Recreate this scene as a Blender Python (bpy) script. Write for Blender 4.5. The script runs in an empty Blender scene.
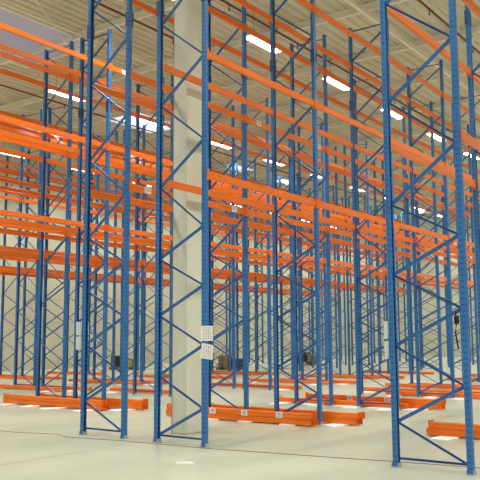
import bpy, bmesh, math, random
from mathutils import Vector, Matrix
random.seed(7)
SC = bpy.context.scene
COL = SC.collection

# ------------------------------------------------------------------ camera
CAM_POS = Vector((8.63864, -9.63023, 1.74335))
CR = Vector((0.81067, 0.58548, -0.00524)); CU = Vector((0.07537, -0.09549, 0.99257)); CF = Vector((-0.58063, 0.80505, 0.12154))
FPX = 769.445
cd = bpy.data.cameras.new('camera'); cam = bpy.data.objects.new('camera', cd); COL.objects.link(cam)
m = Matrix((CR, CU, -CF)).transposed().to_4x4(); m.translation = CAM_POS
cam.matrix_world = m
cd.sensor_width = 36; cd.lens = FPX / 480 * 36; cd.clip_end = 300; cd.clip_start = .05
SC.camera = cam
def px(p):
    d = Vector(p) - CAM_POS; z = d.dot(CF)
    if z < .3: return None
    return (240 + FPX * d.dot(CR) / z, 240 - FPX * d.dot(CU) / z, z)
def in_view(pts, mar=0):
    q = [px(p) for p in pts]; q = [a for a in q if a]
    if not q: return False
    xs = [a[0] for a in q]; ys = [a[1] for a in q]
    return max(xs) > -mar and min(xs) < 480 + mar and max(ys) > -mar and min(ys) < 480 + mar

# ------------------------------------------------------------------ view
vs = SC.view_settings
vs.view_transform = 'Standard'; vs.look = 'None'; vs.gamma = 1; vs.exposure = 0.0
vs.use_curve_mapping = False
SC.cycles.max_bounces = 6

# ------------------------------------------------------------------ materials
def s2l(c):
    return tuple(((v / 255) / 12.92 if v / 255 <= .04045 else ((v / 255 + .055) / 1.055) ** 2.4) for v in c)
def newmat(name, rgb, rough=.5, metal=0, emit=None, es=0):
    mt = bpy.data.materials.new(name); mt.use_nodes = True
    b = mt.node_tree.nodes['Principled BSDF']
    b.inputs['Base Color'].default_value = (*s2l(rgb), 1); b.inputs['Roughness'].default_value = rough
    b.inputs['Metallic'].default_value = metal
    if emit: b.inputs['Emission Color'].default_value = (*s2l(emit), 1); b.inputs['Emission Strength'].default_value = es
    return mt
def noisy(mt, rgb_a, rgb_b, scale=3, detail=4, coord='Object', lo=.35, hi=.65, bump=0, stretch=None):
    nt = mt.node_tree; N = nt.nodes; Lk = nt.links; b = N['Principled BSDF']
    tc = N.new('ShaderNodeTexCoord'); nz = N.new('ShaderNodeTexNoise'); cr = N.new('ShaderNodeValToRGB')
    nz.inputs['Scale'].default_value = scale; nz.inputs['Detail'].default_value = detail
    src = tc.outputs[coord]
    if stretch:
        mp = N.new('ShaderNodeMapping'); mp.inputs['Scale'].default_value = stretch; Lk.new(src, mp.inputs[0]); src = mp.outputs[0]
    Lk.new(src, nz.inputs['Vector']); Lk.new(nz.outputs[0], cr.inputs[0])
    cr.color_ramp.elements[0].position = lo; cr.color_ramp.elements[1].position = hi
    cr.color_ramp.elements[0].color = (*s2l(rgb_a), 1); cr.color_ramp.elements[1].color = (*s2l(rgb_b), 1)
    Lk.new(cr.outputs[0], b.inputs['Base Color'])
    if bump:
        bp = N.new('ShaderNodeBump'); bp.inputs['Strength'].default_value = bump; bp.inputs['Distance'].default_value = .01
        Lk.new(nz.outputs[0], bp.inputs['Height']); Lk.new(bp.outputs[0], b.inputs['Normal'])
    return cr
def math_node(nt, op, a, b=None):
    n = nt.nodes.new('ShaderNodeMath'); n.operation = op
    for i, v in enumerate((a, b)):
        if v is None: continue
        if isinstance(v, (int, float)): n.inputs[i].default_value = v
        else: nt.links.new(v, n.inputs[i])
    return n.outputs[0]
def line_mask(nt, sock, period, offset, half):
    """1 near coordinate = offset + k*period"""
    v = math_node(nt, 'SUBTRACT', sock, offset - period / 2)
    v = math_node(nt, 'FLOORED_MODULO', v, period) if False else math_node(nt, 'WRAP', v, period)
    nt.nodes[-1].inputs[2].default_value = 0
    v = math_node(nt, 'SUBTRACT', v, period / 2); v = math_node(nt, 'ABSOLUTE', v)
    return math_node(nt, 'LESS_THAN', v, half)
def mix_color(mt, mask, rgb):
    nt = mt.node_tree; b = nt.nodes['Principled BSDF']
    mx = nt.nodes.new('ShaderNodeMix'); mx.data_type = 'RGBA'
    inp = b.inputs['Base Color']
    if inp.is_linked:
        nt.links.new(inp.links[0].from_socket, mx.inputs[6])
    else: mx.inputs[6].default_value = inp.default_value
    mx.inputs[7].default_value = (*s2l(rgb), 1)
    nt.links.new(mask, mx.inputs[0]); nt.links.new(mx.outputs[2], inp)

BLUE = newmat('blue_paint', (48, 116, 182), .36)
noisy(BLUE, (44, 110, 176), (54, 123, 190), 1.5, 3)
BRACE = newmat('brace_blue_shaded', (40, 98, 160), .38)  # post blue made darker to stand for shade on the braces
BLUE_PERF = newmat('blue_perforated', (48, 116, 182), .36)
noisy(BLUE_PERF, (44, 110, 176), (54, 123, 190), 1.5, 3)
def perforate(mt):
    nt = mt.node_tree; tc = nt.nodes.new('ShaderNodeTexCoord'); sp = nt.nodes.new('ShaderNodeSeparateXYZ')
    nt.links.new(tc.outputs['Object'], sp.inputs[0])
    z = line_mask(nt, sp.outputs[2], .075, 0, .014)
    y = math_node(nt, 'ABSOLUTE', sp.outputs[1]); y = math_node(nt, 'SUBTRACT', y, .026)
    y = math_node(nt, 'ABSOLUTE', y); y = math_node(nt, 'LESS_THAN', y, .006)
    x = math_node(nt, 'ABSOLUTE', sp.outputs[0]); x = math_node(nt, 'SUBTRACT', x, .012)
    x = math_node(nt, 'ABSOLUTE', x); x = math_node(nt, 'LESS_THAN', x, .005)
    side = math_node(nt, 'MAXIMUM', y, x)
    mix_color(mt, math_node(nt, 'MULTIPLY', z, side), (24, 48, 84))
perforate(BLUE_PERF)
DKBLUE = newmat('dark_blue_sleeve', (32, 72, 122), .45)
ORANGE = newmat('orange_paint', (240, 116, 12), .34)
noisy(ORANGE, (236, 111, 8), (243, 121, 16), 1.2, 3)
ORANGE2 = newmat('orange_connector', (234, 106, 14), .42)
GALV = newmat('galvanised_plate', (176, 186, 190), .45, .2)
PAPER = newmat('paper', (238, 238, 232), .8)
INK = newmat('ink', (118, 118, 120), .8)
FOAM = newmat('foam', (252, 252, 252), .85)
CONC = newmat('column_concrete', (205, 201, 182), .85)
noisy(CONC, (212, 210, 190), (228, 226, 208), 1.3, 6, bump=.15, stretch=(1, 1, .35))
DECK = newmat('roof_deck', (208, 205, 184), .6)
noisy(DECK, (202, 199, 178), (213, 210, 190), .6, 3)
PURLIN = newmat('roof_steel', (236, 234, 214), .5)
PIPE = newmat('sprinkler_pipe', (112, 42, 34), .45)
CONDUIT = newmat('conduit', (236, 230, 208), .45)
DARK = newmat('dark_rubber', (22, 22, 24), .5)
HOUSING = newmat('lamp_housing', (225, 225, 222), .4)
LAMP = newmat('lamp_diffuser', (255, 252, 240), .4, 0, (255, 251, 238), 16)
SKYP = newmat('skylight_pane', (160, 160, 172), .5, 0, (166, 168, 200), .24)
SKYW = newmat('bright_skylight_pane', (220, 230, 245), .4, 0, (205, 222, 255), 1.6)
WINP = newmat('lit_window_pane', (225, 232, 235), .4, 0, (228, 238, 236), 1.2)
STRING = newmat('red_string', (136, 70, 54), .7)
WOOD = newmat('pallet_wood', (150, 118, 78), .8)
CARTON = newmat('carton', (148, 122, 60), .75)
BLACKW = newmat('black_wrap', (34, 34, 38), .35)
GREYD = newmat('grey_door', (112, 114, 112), .5)
YEL = newmat('yellow_paint', (200, 170, 40), .45)

FLOOR = newmat('floor_concrete', (184, 189, 168), .42)
noisy(FLOOR, (168, 173, 152), (198, 203, 181), .5, 9, lo=.32, hi=.68, stretch=(1, .45, 1))
def floor_extra():
    nt = FLOOR.node_tree; N = nt.nodes; tc = N.new('ShaderNodeTexCoord'); sp = N.new('ShaderNodeSeparateXYZ')
    nt.links.new(tc.outputs['Object'], sp.inputs[0])
    mix_color(FLOOR, line_mask(nt, sp.outputs[0], 6.0, -.285, .009), (112, 96, 76))
    nz = N.new('ShaderNodeTexNoise'); nz.inputs['Scale'].default_value = 2.2; nz.inputs['Detail'].default_value = 5
    nt.links.new(tc.outputs['Object'], nz.inputs['Vector'])
    mr = N.new('ShaderNodeMapRange'); mr.inputs[3].default_value = .24; mr.inputs[4].default_value = .44
    nt.links.new(nz.outputs[0], mr.inputs[0]); nt.links.new(mr.outputs[0], N['Principled BSDF'].inputs['Roughness'])
floor_extra()
WALL = newmat('wall_panel', (200, 200, 178), .8)
noisy(WALL, (194, 194, 172), (206, 206, 184), .4, 4)
def wall_extra():
    nt = WALL.node_tree; tc = nt.nodes.new('ShaderNodeTexCoord'); sp = nt.nodes.new('ShaderNodeSeparateXYZ')
    nt.links.new(tc.outputs['Object'], sp.inputs[0])
    a = line_mask(nt, sp.outputs[2], 1.2, 0, .012)
    mix_color(WALL, a, (176, 170, 148))
wall_extra()

# ------------------------------------------------------------------ mesh helpers
class MB:
    def __init__(s): s.v = []; s.f = []; s.mi = []
    def add(s, vs_, fs, mi=0):
        n = len(s.v); s.v += [tuple(v) for v in vs_]; s.f += [tuple(n + i for i in f) for f in fs]; s.mi += [mi] * len(fs); return s
    def box(s, x0, x1, y0, y1, z0, z1, mi=0):
        v = [(x0, y0, z0), (x1, y0, z0), (x1, y1, z0), (x0, y1, z0), (x0, y0, z1), (x1, y0, z1), (x1, y1, z1), (x0, y1, z1)]
        return s.add(v, [(0, 3, 2, 1), (4, 5, 6, 7), (0, 1, 5, 4), (1, 2, 6, 5), (2, 3, 7, 6), (3, 0, 4, 7)], mi)
    def prism(s, prof, o, ax, ay, az, length, mi=0):
        """extrude 2D profile (in ax, ay) along az"""
        o = Vector(o); ax = Vector(ax); ay = Vector(ay); az = Vector(az); n = len(prof)
        vs_ = [o + ax * p[0] + ay * p[1] for p in prof] + [o + ax * p[0] + ay * p[1] + az * length for p in prof]
        fs = [(i, (i + 1) % n, n + (i + 1) % n, n + i) for i in range(n)]
        s.add(vs_, fs, mi)
        # end caps as one ngon each
        s.add(vs_, [tuple(range(n - 1, -1, -1)), tuple(range(n, 2 * n))], mi)
        return s
    def channel(s, p, q, w, d, t, normal, flip=1, mi=0):
        """C channel from p to q: web width w in the plane, flanges d along the normal"""
        p = Vector(p); q = Vector(q); a = (q - p); Ln = a.length; a.normalize(); nrm = Vector(normal); b = nrm.cross(a).normalized()
        pr = [(-w / 2, 0), (w / 2, 0), (w / 2, d * flip), (w / 2 - t, d * flip), (w / 2 - t, t * flip), (-w / 2 + t, t * flip), (-w / 2 + t, d * flip), (-w / 2, d * flip)]
        return s.prism(pr, p, b, nrm, a, Ln, mi)
    def tube(s, pts, r, n=8, mi=0):
        pts = [Vector(p) for p in pts]; rings = []
        for i, p in enumerate(pts):
            t = (pts[min(i + 1, len(pts) - 1)] - pts[max(i - 1, 0)]).normalized()
            u = t.cross(Vector((0, 0, 1)));
            if u.length < .05: u = t.cross(Vector((1, 0, 0)))
            u.normalize(); w = t.cross(u)
            rings.append([p + (u * math.cos(2 * math.pi * k / n) + w * math.sin(2 * math.pi * k / n)) * r for k in range(n)])
        vs_ = [v for rg in rings for v in rg]; fs = []
        for i in range(len(pts) - 1):
            for k in range(n): fs.append((i * n + k, i * n + (k + 1) % n, (i + 1) * n + (k + 1) % n, (i + 1) * n + k))
        fs.append(tuple(range(n - 1, -1, -1))); fs.append(tuple((len(pts) - 1) * n + k for k in range(n)))
        return s.add(vs_, fs, mi)
    def mesh(s, name, mats, bevel=0):
        me = bpy.data.meshes.new(name); me.from_pydata(s.v, [], s.f)
        if not isinstance(mats, (list, tuple)): mats = [mats]
        for mm in mats: me.materials.append(mm)
        me.polygons.foreach_set('material_index', s.mi)
        bm = bmesh.new(); bm.from_mesh(me); bmesh.ops.remove_doubles(bm, verts=bm.verts, dist=1e-5)
        if bevel:
            bmesh.ops.bevel(bm, geom=[e for e in bm.edges if len(e.link_faces) == 2 and e.calc_face_angle(0) > .5], offset=bevel, segments=2, affect='EDGES', profile=.5)
        bmesh.ops.recalc_face_normals(bm, faces=bm.faces); bm.to_mesh(me); bm.free(); me.update()
        return me
def link(name, data, parent=None, loc=(0, 0, 0), rot=(0, 0, 0)):
    o = bpy.data.objects.new(name, data); COL.objects.link(o); o.location = loc; o.rotation_euler = rot
    if parent: o.parent = parent
    return o
def tag(o, label=None, cat=None, group=None, kind=None):
    if label: o['label'] = label
    if cat: o['category'] = cat
    if group: o['group'] = group
    if kind: o['kind'] = kind
    return o

# ------------------------------------------------------------------ layout
L = 3.574
NB = 10                                  # bays per row
LEVELS = [4.33, 6.37, 8.41]              # beam centre heights
ORD = ['first', 'second', 'third', 'fourth', 'fifth', 'sixth', 'seventh', 'eighth', 'ninth', 'tenth', 'eleventh', 'twelfth']
# x of left post, which side the lowest diagonal starts, row words
ROWS = [
    (4.21, 'R', 'row right of the wide aisle', 5.95),
    (0.0, 'L', 'row just right of column', 0),
    (-1.741, 'R', 'row just left of column', 0),
    (-5.90, 'L', 'second row left of column', -5.55),
    (-7.30, 'R', 'third row left of column', -5.55),
    (-11.37, 'L', 'fourth row left of column', -11.05),
    (-12.77, 'R', 'fifth row left of column', -11.05),
    (-16.9, 'L', 'sixth row left of column', -16.6),
    (-18.3, 'R', 'seventh row left of column', -16.6),
]
TOP = 9.4
NODES = [.12, .59, 1.08, 1.58, 2.06, 2.53, 3.0, 3.49, 4.22, 4.93, 5.65, 6.36, 7.1, 7.82, 8.54, 9.2]

# ---- frame pieces, built in local coords: left post at x=0, right at x=1, y=0
def post_mesh(s):
    """omega upright; the closed perforated face looks along s*x, open side towards the frame"""
    t = .004
    out = [(.038, -.03), (.038, .03), (.026, .05), (-.030, .05), (-.040, .040), (-.040, .022)]
    inn = [(-.040 + t, .022), (-.040 + t, .040 - t * .4), (-.030, .05 - t), (.026 - t * .4, .05 - t), (.038 - t, .03 - t * .3), (.038 - t, -.03 + t * .3), (.026 - t * .4, -.05 + t), (-.030, -.05 + t), (-.040 + t, -.040 + t * .4), (-.040 + t, -.022)]
    out2 = [(-.040, -.022), (-.040, -.040), (-.030, -.05), (.026, -.05)]
    prof = [(x * s, y) for x, y in out] + [(x * s, y) for x, y in inn] + [(x * s, y) for x, y in out2]
    return MB().prism(prof, (0, 0, .012), (1, 0, 0), (0, 1, 0), (0, 0, 1), TOP - .012).mesh('post', BLUE_PERF)
POST = {s: post_mesh(s) for s in (-1, 1)}
FOOT = MB().box(-.052, .052, -.062, .062, 0, .012).box(-.047, -.041, -.05, .05, .012, .06).box(.041, .047, -.05, .05, .012, .06).mesh('foot_plate', GALV)
SLEEVE = MB().box(-.044, .044, -.055, -.0505, 7.25, 7.52).box(-.044, .044, .0505, .055, 7.25, 7.52).mesh('splice_plate', DKBLUE)
def brace_segments(start):
    """list of (p, q, flat?) in the frame plane"""
    segs = [((.03, .12), (.97, .12), 'h')]
    side = 1 if start == 'R' else 0
    zz = NODES
    for i in range(len(zz) - 1):
        a = (.97 if side else .03, zz[i]); side = 1 - side
        b = (.97 if side else .03, zz[i + 1]); segs.append((a, b, 'd'))
    segs.append(((.03, 9.3), (.97, 9.3), 'h'))
    return segs
def brace_mb(mb, seg, i, thin=1):
    (x0, z0), (x1, z1), k = seg
    rising = (x1 - x0) * (z1 - z0) > 0 if k == 'd' else False
    w = (.046 if rising else .029) * thin
    mb.channel((x0, 0, z0), (x1, 0, z1), w, .024, .003, (0, 1, 0), 1 if rising else -1)
    mb.box(x0 - .014, x0 + .014, -.047, .047, z0 - .014, z0 + .014) if k == 'd' else None
BR = {}
for st in 'LR':
    lst = []
    for i, sg in enumerate(brace_segments(st)):
        mb = MB(); brace_mb(mb, sg, i); lst.append(('diagonal_brace' if sg[2] == 'd' else 'horizontal_brace', mb.mesh('brace', BRACE)))
    allm = MB()
    for i, sg in enumerate(brace_segments(st)): brace_mb(allm, sg, i, .72)
    BR[st] = (lst, allm.mesh('bracing', BRACE))
FRAMES = {}
GR = 'blue rack frames standing in rows'
for ri, (X, st, rw, off) in enumerate(ROWS):
    for n in range(NB + 1):
        Y = n * L
        a = px((X, Y, 2)); b = px((X + 1, Y, 2))
        if not in_view([(X + t, Y, z) for t in (0, 1) for z in (0, 3, 6, 9)], 14): continue
        depth = a[2]
        e = bpy.data.objects.new('rack_upright', None); COL.objects.link(e); e.location = (X, Y, 0); e.empty_display_size = .2
        where = 'at the near end' if n == 0 else ('at the far end' if n == NB else ORD[n] + ' from the near end')
        extra = {(4.21, 0): 'blue rack frame nearest the camera, big, at the near end of row right of aisle',
                 (0.0, 0): 'blue rack frame with two paper sheets, at near end of row just right of column',
                 (-1.741, 0): 'blue rack frame at the near end of row just left of column'}.get((X, n))
        tag(e, extra or f'blue rack frame {where} of {rw}', 'rack frame', GR, 'thing')
        FRAMES[(ri, n)] = e
        for sx, x_ in ((-1, 0), (1, 1)):
            pst = link('upright_post', POST[sx], e, (x_, 0, 0))
            if depth < 26: link('foot_plate', FOOT, pst)
            if depth < 19.5: link('splice_plate', SLEEVE, pst)
        if depth < 19.5:
            for nm, me in BR[st][0]: link(nm, me, e)
        else:
            link('bracing', BR[st][1], e)

# ---- beams
def beam_prof():
    return [(a_, b_ * .88) for a_, b_ in [(-.028, -.064), (-.022, -.07), (.022, -.07), (.028, -.064), (.028, .0), (.019, .012), (.019, .018), (.023, .024), (.023, .060), (.016, .07), (-.016, .07), (-.023, .060), (-.023, .024), (-.019, .018), (-.019, .012), (-.028, 0)]]
BL = L - .104
RAIL = MB().prism(beam_prof(), (0, .052, 0), (1, 0, 0), (0, 0, 1), (0, 1, 0), BL).mesh('beam_rail', ORANGE)
def conn(y0, s):
    mb = MB(); y1 = y0 + .004 * s
    mb.box(-.028, .045, min(y0, y1), max(y0, y1), -.105, .095)
    mb.box(.041, .045, min(y0, y0 - .095 * s), max(y0, y0 - .095 * s), -.105, .095)
    return mb
def conn_mesh(s, y):
    """plate against the post plus the lipped face in front of it"""
    mb = MB()
    ya, yb = (y, y + .006 * s)
    mb.box(-.03, .046, min(ya, yb), max(ya, yb), -.1, .09)
    yc = y - .05 * s
    mb.box(.040, .046, min(y, yc), max(y, yc), -.1, .09)
    return mb
CONN = [conn_mesh(1, .0505).mesh('connector', ORANGE2), conn_mesh(-1, L - .0505).mesh('connector', ORANGE2)]
CONN_M = []
for k in (0, 1):
    mb = conn_mesh(1, .0505) if k == 0 else conn_mesh(-1, L - .0505)
    mb.v = [(-x, y, z) for x, y, z in mb.v]; CONN_M.append(mb.mesh('connector', ORANGE2))
def sticker_mb(w=.17, h=.115):
    mb = MB(); mb.box(0, .0015, -w / 2, w / 2, -h / 2, h / 2)
    for r_ in range(3):
        z = h / 2 - .022 - r_ * .026
        yy = -w / 2 + .014
        while yy < w / 2 - .02:
            ww = random.choice((.008, .014, .02)); mb.box(.0015, .0022, yy, min(yy + ww, w / 2 - .01), z - .008, z + .006, 1); yy += ww + .006
    return mb
STICK = sticker_mb().mesh('sticker', [PAPER, INK])
MONO = MB(); MONO.prism(beam_prof(), (0, .052, 0), (1, 0, 0), (0, 0, 1), (0, 1, 0), BL)
for k in (0, 1):
    c_ = conn_mesh(1, .0505) if k == 0 else conn_mesh(-1, L - .0505); MONO.add(c_.v, c_.f, 0)
MONO_ME = MONO.mesh('beam_far', ORANGE)
LV = ['lowest', 'middle', 'top']
cands = []
for ri, (X, st, rw, off) in enumerate(ROWS):
    for n in range(NB):
        for side in (0, 1):
            for li, z in enumerate(LEVELS):
                x = X + side
                P = [(x, n * L + L * k / 12, z + dz) for k in range(13) for dz in (-.07, .07)]
                q = [px(p) for p in P]; q = [a for a in q if a and -2 < a[0] < 482 and -2 < a[1] < 482]
                if not q: continue
                ln = math.hypot(max(a[0] for a in q) - min(a[0] for a in q), max(a[1] for a in q) - min(a[1] for a in q))
                d = sum(a[2] for a in q) / len(q)
                cands.append((ln / d, ri, n, side, li, x, z, rw, d))
cands.sort(key=lambda c: -c[0])
rest = MB()
for i, (sz, ri, n, side, li, x, z, rw, d) in enumerate(cands):
    if i >= 296:
        rest.add([(v[0] + x, v[1] + n * L, v[2] + z) for v in MONO.v], MONO.f); continue
    sd = 'right' if side else 'left'
    lab = f'orange beam, {LV[li]} level, {sd} face, {ORD[n]} bay of {rw}'
    if d < 24:
        o = link('rack_beam', RAIL, None, (x, n * L, z))
        cn = CONN if side else CONN_M
        link('connector', cn[0], o); link('connector', cn[1], o)
        if side == 1 and d < 21:
            if ((ri, n, li) in ((2, 0, 0), (3, 1, 2), (4, 1, 1), (2, 1, 1), (3, 2, 1), (5, 1, 1))):
                link('label_sticker', STICK, o, (.0285, L * .14, 0)); link('label_sticker', STICK, o, (.0285, L * .88, 0))
    else:
        o = link('rack_beam', MONO_ME, None, (x, n * L, z))
    tag(o, lab, 'beam', 'orange beams fixed between the rack frames', 'thing')
if rest.v:
    o = link('distant_rack_beams', rest.mesh('distant_rack_beams', ORANGE)); tag(o, 'small orange beams fixed across the farthest bays of the rack rows', 'beams', kind='stuff')

# ---- beams lying in stacks on the floor
FL = 3.6
def lying():
    mb = MB(); mb.prism([(p[0], p[1] * .86) for p in beam_prof()], (-FL / 2, 0, .0535), (0, 1, 0), (0, 0, 1), (1, 0, 0), FL); return mb
LY = lying().mesh('beam_lying', ORANGE)
LYC = []
for s in (-1, 1):
    mb = MB(); xx = s * FL / 2
    x2 = xx + s * .05
    for top in (.106, .13):
        mb = MB(); mb.box(min(xx, xx + .005 * s), max(xx, xx + .005 * s), -.03, .046, .001, top)
        mb.box(min(xx, x2), max(xx, x2), .040, .046, .001, top)
        LYC.append(mb.mesh('lying_connector', ORANGE2))
LYM = lying()
for s in (-1, 1):
    xx = s * FL / 2; LYM.box(min(xx, xx + .005 * s), max(xx, xx + .005 * s), -.03, .03, 0.001, .106)
LYM = LYM.mesh('beam_lying_far', ORANGE)
STF = MB(); STF.box(-.075, .075, -.0015, 0, -.055, .055)
for r_ in range(3):
    z = .03 - r_ * .026; xx = -.05
    while xx < .045:
        ww = random.choice((.008, .014, .02)); STF.box(xx, min(xx + ww, .055), -.0022, -.0015, z - .008, z + .006, 1); xx += ww + .006
STF = STF.mesh('front_sticker', [PAPER, INK])
PAD = MB().box(-.16, .16, -.3, .3, 0, .022).mesh('foam_pad', FOAM, .004)
pairs = [(5.95, 'right of the wide aisle'), (0, 'at the column rows'), (-5.55, 'between second and third rows left of column'), (-11.05, 'between fourth and fifth rows left of column'), (-16.6, 'between sixth and seventh rows left of column')]
PN = {5.95: 'in the right row', 0: 'across the column rows', -5.55: 'across second row left', -11.05: 'across fourth row left', -16.6: 'across sixth row left'}
for off, pn in pairs:
    for n in range(1, NB):
        for si, (cx, yy) in enumerate(((-.78, -.30), (-.1, .30))):
            cx2 = off + cx + (random.uniform(-.12, .12) if n > 1 else 0)
            y0 = n * L + yy + (random.uniform(-.05, .08) if n > 1 else 0)
            if off == 0 and n == 2: cx2, y0 = ((-.6, 7.35), (.1, 7.62))[si]
            if off == 0 and n == 3: cx2, y0 = ((.8, 10.95), (-.5, 11.9))[si]
            if off == -5.55 and n == 2: cx2, y0 = -7.0, 7.75
            if off == -5.55 and n == 3: cx2, y0 = -5.93, 11.35
            if off == -5.55 and n in (2, 3) and si == 1: continue
            if not in_view([(cx2 + t * FL / 2, y0, .1) for t in (-1, -.5, 0, .5, 1)]): continue
            dep = px((cx2, y0, .1)); dep = dep[2] if dep else 99
            if dep > 34: continue
            near = dep < 22
            tw = 'near' if si == 0 else 'rear'
            sname = f'{tw} floor stack at {ORD[n]} frames {PN[off]}'
            nl = 2 if (n == 1 or (n == 2 and (off, si) in ((0, 1), (-11.05, 0), (-5.55, 0))) or (n == 4 and off == 0 and si == 0)) else 1
            if n >= 5 and si == 0 and (n + int(abs(off))) % 2: continue
            slots = ([(0, 0), (1, 0), (0, 1), (1, 1)] if nl == 2 else [(0, 0), (1, 0)]) if near else [(0, 0), (1, 0)]
            if near and si == 0: slots.append((2, 0))
            for (k, lay) in slots:
                jx = random.uniform(-.02, .02) + (0 if lay == 0 else .03)
                yb = y0 + k * .085 - .1
                zb = .022 + lay * .1075
                o = link('stacked_beam', LY if near else LYM, None, (cx2 + jx, yb, zb))
                if near:
                    link('connector', LYC[1 if lay == nl - 1 else 0], o); link('connector', LYC[3 if lay == nl - 1 else 2], o)
                    if k == 0 and ((n == 1 and si == 0 and lay == 1 and off == 0) or (off == 0 and si == 1 and n == 2 and lay == nl - 1)):
                        for t in ((-.70, .10, .93) if (off == 0 and n == 1 and si == 0) else (-.7, .3)): link('label_sticker', STF, o, (t + .15, -.0285, .054))
                pos = ('upper ' if lay else 'lower ') + ['front', 'middle', 'back'][k]
                if (2, 0) not in slots: pos = ('upper ' if lay else 'lower ') + ['front', 'back'][k]
                if nl == 1: pos = pos.replace('lower ', '')
                tag(o, f'{pos} orange beam in {sname}', 'beam', 'orange beams stacked on the floor', 'thing')
            if dep < 30:
                PO = ['leftmost', 'second', 'third', 'rightmost']
                for j, t in enumerate((-1.45, -.5, .45, 1.35)):
                    if not near and j in (1, 2): continue
                    jj = random.uniform(-.1, .1)
                    if not in_view([(cx2 + t + jj, y0 - .3, 0)]): continue
                    p = link('foam_pad', PAD, None, (cx2 + t + jj, y0 - .27 + random.uniform(-.1, .08), 0), (0, 0, random.uniform(-.35, .35)))
                    if off == 0 and si == 0 and n == 1: p.location.y = y0 + .1; 
                    tag(p, f'{PO[j]} white foam pad under {sname}', 'foam pad', 'white foam pads under the floor stacks')

# ------------------------------------------------------------------ column
X0, X1, Y0, Y1 = -.545, -.205, 1.0, 1.5
c = link('concrete_column', MB().box(X0, X1, Y0, Y1, 0, 10.95).mesh('column', CONC, .015))
tag(c, 'pale square concrete column rising between the two back-to-back rack rows', 'column', kind='structure')

link('conduit_strip', MB().tube([(X0 - .018, Y0 + .03, 0), (X0 - .018, Y0 + .03, 10.4)], .014, 6).mesh('strip', GREYD), c)

# ------------------------------------------------------------------ sheets of paper on posts
def sheet_mb(face):
    mb = MB(); w, h = .30, .235
    mb.box(-.001, .001, -w / 2, w / 2, -h / 2, h / 2)
    for s in (face,):
        for c_ in range(4):
            y = -w / 2 + .045 + c_ * .06
            for r_ in range(7):
                z = h / 2 - .03 - r_ * .028; ww = random.uniform(.02, .04)
                mb.box(.001 * s if s > 0 else -.0016, .0016 if s > 0 else -.001, y, y + ww, z - .007, z + .004, 1)
    return mb
SHEET = {k: sheet_mb(k).mesh('sheet', [PAPER, INK]) for k in (-1, 1)}
TAPE = MB().box(-.002, .002, -.055, .055, .1, .125).mesh('tape', FOAM)
for x, s, zs, nm, tilt in ((1.0, 1, (1.76, 1.475), 'near frame just right of column', (.0, -.12)), (-1.741, -1, (1.86, 1.60), 'near frame just left of column', (0, 0)), (4.21, -1, (1.79, 1.53), 'frame nearest the camera', (0, .08))):
    for i, z in enumerate(zs):
        o = link('paper_sheet', SHEET[s], None, (x + s * .043, -.0 if s > 0 else -.02, z), (tilt[i], 0, 0))
        side_w = 'right' if s > 0 else 'left'
        tag(o, f'{"upper" if i == 0 else "lower"} white printed paper sheet on {side_w} post of {nm}', 'paper sheet', 'printed sheets fixed to the rack posts')

# ------------------------------------------------------------------ string line & scraps on the floor
spts = [(-3.6, -.5), (-3.0, -.48), (-2.15, -.22), (-1.75, -.40), (-1.45, -.36), (-.61, -.22), (.2, -.16), (1.0, -.12), (1.7, -.02), (2.6, .12), (3.5, .26), (4.0, .36), (4.4, .42), (5.1, .5), (5.8, .55), (7.0, .6)]
cr_pts = []
for i in range(len(spts) - 1):
    for t in range(4):
        f = t / 4; cr_pts.append((spts[i][0] * (1 - f) + spts[i + 1][0] * f, spts[i][1] * (1 - f) + spts[i + 1][1] * f, .006))
cr_pts.append((*spts[-1], .006))
o = link('string_line', MB().tube(cr_pts, .004, 6).mesh('string', STRING)); tag(o, 'thin red string running loosely across the floor past the near frames', 'string')
bm_ = MB(); bm_.box(-.12, .12, -.05, .05, 0, .004).box(-.05, .09, -.03, .045, .004, .012)
o = link('paper_scrap', bm_.mesh('scrap', PAPER), None, (1.69, -1.31, 0), (0, 0, .5)); tag(o, 'small white crumpled paper scrap lying on the open floor', 'paper scrap')

# black cable and pouch hanging in the near right frame
e = bpy.data.objects.new('hanging_tool_pouch', None); COL.objects.link(e); e.location = (5.11, -.035, 2.01)
tag(e, 'black pouch with dangling strap hanging from brace of nearest frame', 'tool pouch')
link('pouch', MB().box(-.028, .028, -.02, .02, -.15, -.05).box(-.024, .024, -.024, -.02, -.1, -.055).mesh('pouch', DARK, .006), e)
link('strap', MB().tube([(0, 0, .0), (-.012, -.01, -.06)], .008).tube([(-.005, 0, -.15), (-.02, 0, -.26), (.0, 0, -.4), (.012, 0, -.47)], .011).mesh('strap', DARK), e)

# ------------------------------------------------------------------ room
XW0, XW1, YW0, YW1, ZC = -23.0, 16.0, -13.0, 46.0, 10.95
o = link('floor', MB().box(XW0, XW1, YW0, YW1, -.2, 0).mesh('floor', FLOOR)); tag(o, 'pale grey-beige polished concrete floor', 'floor', kind='structure')
wl = link('wall_left', MB().box(XW0 - .3, XW0, YW0, YW1, 0, ZC).mesh('wall', WALL)); tag(wl, 'pale beige panelled wall at the left end of the hall', 'wall', kind='structure')
wb = link('wall_back', MB().box(XW0 - .3, XW1, YW1, YW1 + .3, 0, ZC).mesh('wall', WALL)); tag(wb, 'pale beige panelled wall far behind the rack rows', 'wall', kind='structure')
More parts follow.
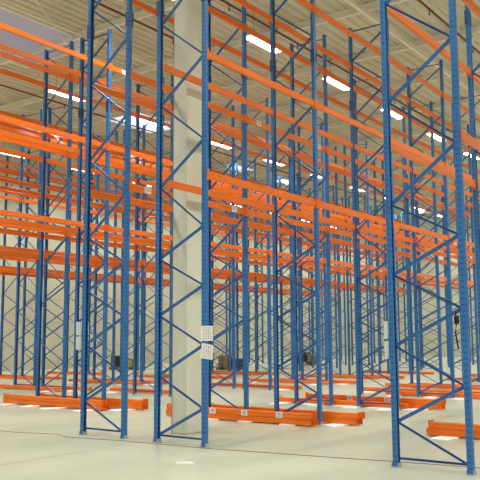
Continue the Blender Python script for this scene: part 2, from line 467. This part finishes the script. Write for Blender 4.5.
# ribbed deck
pd = .30; mb = MB(); x = XW0; prof = []
while x < XW1:
    prof += [(x, ZC), (x + .13, ZC), (x + .16, ZC - .06), (x + .27, ZC - .06)]; x += pd
vs_ = [(p[0], YW0, p[1]) for p in prof] + [(p[0], YW1, p[1]) for p in prof]; n = len(prof)
mb.add(vs_, [(i, i + 1, n + i + 1, n + i) for i in range(n - 1)])
mb.box(XW0, XW1, YW0, YW1, ZC + .02, ZC + .2)
o = link('ceiling', mb.mesh('ceiling', DECK)); tag(o, 'beige ribbed metal roof deck', 'ceiling', kind='structure')
# purlins across, I sections
IP = [(a_, b_ * .7) for a_, b_ in [(-.05, 0), (.05, 0), (.05, .012), (.006, .012), (.006, .268), (.05, .268), (.05, .28), (-.05, .28), (-.05, .268), (-.006, .268), (-.006, .012), (-.05, .012)]]
k = 0; y = 5.75 - 3.4 * 5
while y < YW1:
    o = link('ceiling_beam', MB().prism(IP, (XW0, y, ZC - .26), (0, 1, 0), (0, 0, 1), (1, 0, 0), XW1 - XW0).mesh('purlin', PURLIN)); tag(o, 'long beige steel roof beam running across under the deck', 'roof beam', 'beige steel roof beams', kind='structure')
    y += 3.4; k += 1
# long girders along the rows and bracing rods
for gx in (-.38, -10.4, -20.4, 9.6):
    mb = MB(); z0 = ZC - .5
    mb.prism([(p[0], p[1] * .5) for p in IP], (gx, YW0, z0), (1, 0, 0), (0, 0, 1), (0, 1, 0), YW1 - YW0)
    o = link('ceiling_beam', mb.mesh('girder', PURLIN)); tag(o, 'beige steel girder running along the rack rows under the roof', 'roof beam', 'beige steel roof girders', kind='structure')
for bx in (-6.6, -15.6, 3.6):
    for j in range(6):
        ya = -1.05 + j * 6.8; mb = MB()
        mb.tube([(bx - 2.3, ya, ZC - .42), (bx + 2.3, ya + 6.8, ZC - .42)], .014, 6).tube([(bx + 2.3, ya, ZC - .46), (bx - 2.3, ya + 6.8, ZC - .46)], .018, 6)
        o = link('ceiling_brace', mb.mesh('rods', CONDUIT)); tag(o, 'thin crossed beige bracing rods under the roof deck', 'roof brace', 'crossed bracing rods under the roof', kind='structure')

# skylights
def skylight(nm, x0, x1, y0, y1, mat, label):
    e = link(nm, MB().box(x0 - .08, x1 + .08, y0 - .08, y0, ZC - .16, ZC - .06).box(x0 - .08, x1 + .08, y1, y1 + .08, ZC - .16, ZC - .06).box(x0 - .08, x0, y0, y1, ZC - .16, ZC - .06).box(x1, x1 + .08, y0, y1, ZC - .16, ZC - .06).mesh('frame', PURLIN))
    tag(e, label, 'skylight', kind='structure')
    link('pane', MB().box(x0, x1, y0, y1, ZC - .10, ZC - .075).mesh('pane', mat), e)
    mb = MB(); y = y0 + 1.1 if mat is SKYW else y1
    while y < y1 - .3: mb.box(x0, x1, y - .02, y + .02, ZC - .14, ZC - .10); y += 1.1
    if mb.v: link('glazing_bar', mb.mesh('bars', PURLIN), e)
skylight('window_1', -12.0, -8.72, -1.0, 6.6, SKYP, 'large dull lavender skylight panel in the roof at upper left')
for k, (a0, a1, b0, b1) in enumerate(((-14.5, -12.7, 12.6, 15.6), (-16.1, -15.3, 23.3, 24.9), (-16.1, -15.3, 28.0, 29.6), (-14.6, -13.4, 43.0, 45.5))):
    skylight(f'window_{2 + k}', a0, a1, b0, b1, SKYW, 'bright bluish white skylight in the roof seen left of the column' if k == 0 else f'small bluish white roof skylight far behind the rows, {ORD[k]} along its strip')

# sprinkler pipes
for i, pxx in enumerate((-2.8, -5.5, -13.0, -17.0, 1.3, 3.9)):
    z = 10.3; mb = MB().tube([(pxx, YW0, z), (pxx, YW1, z)], .032, 8)
    o = link('sprinkler_pipe', mb.mesh('pipe', PIPE)); 
    wd = {-2.8: 'first dark red sprinkler pipe left of the concrete column', -5.5: 'second dark red sprinkler pipe left of the concrete column', -13.0: 'third dark red sprinkler pipe left of the concrete column', -17.0: 'fourth dark red sprinkler pipe left of the concrete column', 1.3: 'first dark red sprinkler pipe right of the concrete column', 3.9: 'second dark red sprinkler pipe right of the concrete column'}[pxx]
    tag(o, wd, 'pipe', 'sprinkler pipes under the roof')
    HEAD = MB().tube([(0, 0, -.03), (0, 0, -.16)], .014, 6).tube([(0, 0, -.15), (0, 0, -.165)], .03, 8).mesh('head', DARK)
    yh = -1.0 + (i % 2) * .9
    while yh < 30:
        if in_view([(pxx, yh, z)], 0): link('sprinkler_head', HEAD, o, (pxx, yh, z))
        yh += 3.4
    ROD = MB().tube([(0, 0, .03), (0, 0, ZC - .05 - z)], .007, 5).mesh('hang', PURLIN); yh = -9
    while yh < 32:
        if in_view([(pxx, yh, z)], 0): link('hanger_rod', ROD, o, (pxx, yh, z))
        yh += 3.4
o = link('hanging_conduit', MB().tube([(-7.7, YW0, 10.42), (-7.7, YW1, 10.42)], .035, 8).mesh('conduit', CONDUIT)); tag(o, 'pale conduit running along under the roof beside the lavender skylight', 'pipe')

# lamps
LHOUS = MB().box(-.24, .24, -.78, .78, 0, .07).box(-.1, .1, -.8, .8, .07, .1).mesh('housing', HOUSING, .008)
LDIFF = MB().box(-.22, .22, -.76, .76, -.03, 0).mesh('diffuser', LAMP, .01)
LROD = MB().tube([(0, 0, .1), (0, 0, .72)], .006, 5).mesh('rod', DARK)
AREA = bpy.data.lights.new('lamp_light', 'AREA'); AREA.shape = 'RECTANGLE'; AREA.size = .42; AREA.size_y = 1.5; AREA.energy = 124; AREA.spread = math.radians(128); AREA.color = (1, .985, .93)
for li, lx in enumerate((-3.3, -11.55, -20.4, 4.9, 12.4)):  # right-hand rows and near lamps lie out of view, added to light the front
    for j in range(-4, 10):
        ly = 8.25 + j * 4.43 + (-.1 if li == 1 else 0)
        if ly > YW1 - 1: continue
        e = bpy.data.objects.new('ceiling_light', None); COL.objects.link(e); e.location = (lx, ly, 10.12)
        nm = {-3.3: 'lamp row just left of column', -11.55: 'second lamp row left of column', -20.4: 'third lamp row left of column', 4.9: 'unseen lamp row over the right-hand rack row', 12.4: 'unseen lamp row farthest right'}[lx]
        tag(e, f'white ceiling light, {(ORD + ["thirteenth", "fourteenth"])[j + 4]} of {nm}', 'ceiling light', 'long white ceiling lights', 'thing')
        ld = AREA if AREA else None
        lo = link('lamp_light', ld, e, (0, 0, -.04))
        link('housing', LHOUS, e); link('diffuser', LDIFF, e); link('hanger_rod', LROD, e, (0, -.6, 0)); link('hanger_rod', LROD, e, (0, .6, 0))

# ------------------------------------------------------------------ clutter far down the aisles
def pallet(name, loc, rz, load, label, seed):
    e = bpy.data.objects.new('wooden_pallet', None); COL.objects.link(e); e.location = loc; e.rotation_euler = (0, 0, rz)
    tag(e, label + ' wooden pallet', 'pallet') if False else tag(e, label, 'pallet')
    mb = MB()
    for k in range(7): mb.box(-.6 + k * .18, -.6 + k * .18 + .12, -.4, .4, .122, .144)
    link('deck_boards', mb.mesh('deck', WOOD), e)
    mb = MB()
    for yy in (-.4, -.05, .3):
        mb.box(-.6, .6, yy, yy + .1, 0, .022)
        for xx in (-.6, -.07, .46): mb.box(xx, xx + .14, yy, yy + .1, .022, .122)
    link('blocks', mb.mesh('blocks', WOOD), e)
    return e
def carton(loc, dims, rz, mat, label):
    a, b, c_ = dims; mb = MB().box(-a / 2, a / 2, -b / 2, b / 2, 0, c_)
    o = link('carton', mb.mesh('carton', mat, .012), None, loc, (0, 0, rz))
    t = link('strap', MB().box(-.02, .02, -b / 2 - .004, b / 2 + .004, -.0, c_ + .004).box(-a / 2 - .004, a / 2 + .004, -.02, .02, 0, c_ + .004).mesh('strap', DARK), o)
    tag(o, label, 'carton'); return o
CL = [((-14.3, 21.3), CARTON, BLACKW, 'beyond the fourth row left of column'), ((-14.3, 28.8), BLACKW, CARTON, 'farther down the same aisle'), ((-19.3, 18.9), BLACKW, YEL, 'by the left end wall')]
for (x, y), ma, mb_, w in CL:
    pallet('p', (x, y, 0), .2, None, f'low wooden pallet carrying two cartons {w}', 1)
    ca = {CARTON: 'tan', BLACKW: 'black wrapped', YEL: 'yellow'}
    carton((x - .27, y - .02, .144), (.5, .7, .55), .2, ma, f'{ca[ma]} carton on the pallet {w}')
    carton((x + .3, y + .08, .144), (.52, .66, .4), .2, mb_, f'{ca[mb_]} carton on the pallet {w}')

# ------------------------------------------------------------------ world: soft light from the open hall behind the camera
w = bpy.data.worlds.new('world'); SC.world = w; w.use_nodes = True
bg = w.node_tree.nodes['Background']; bg.inputs[0].default_value = (1.0, .99, .94, 1); bg.inputs[1].default_value = .36
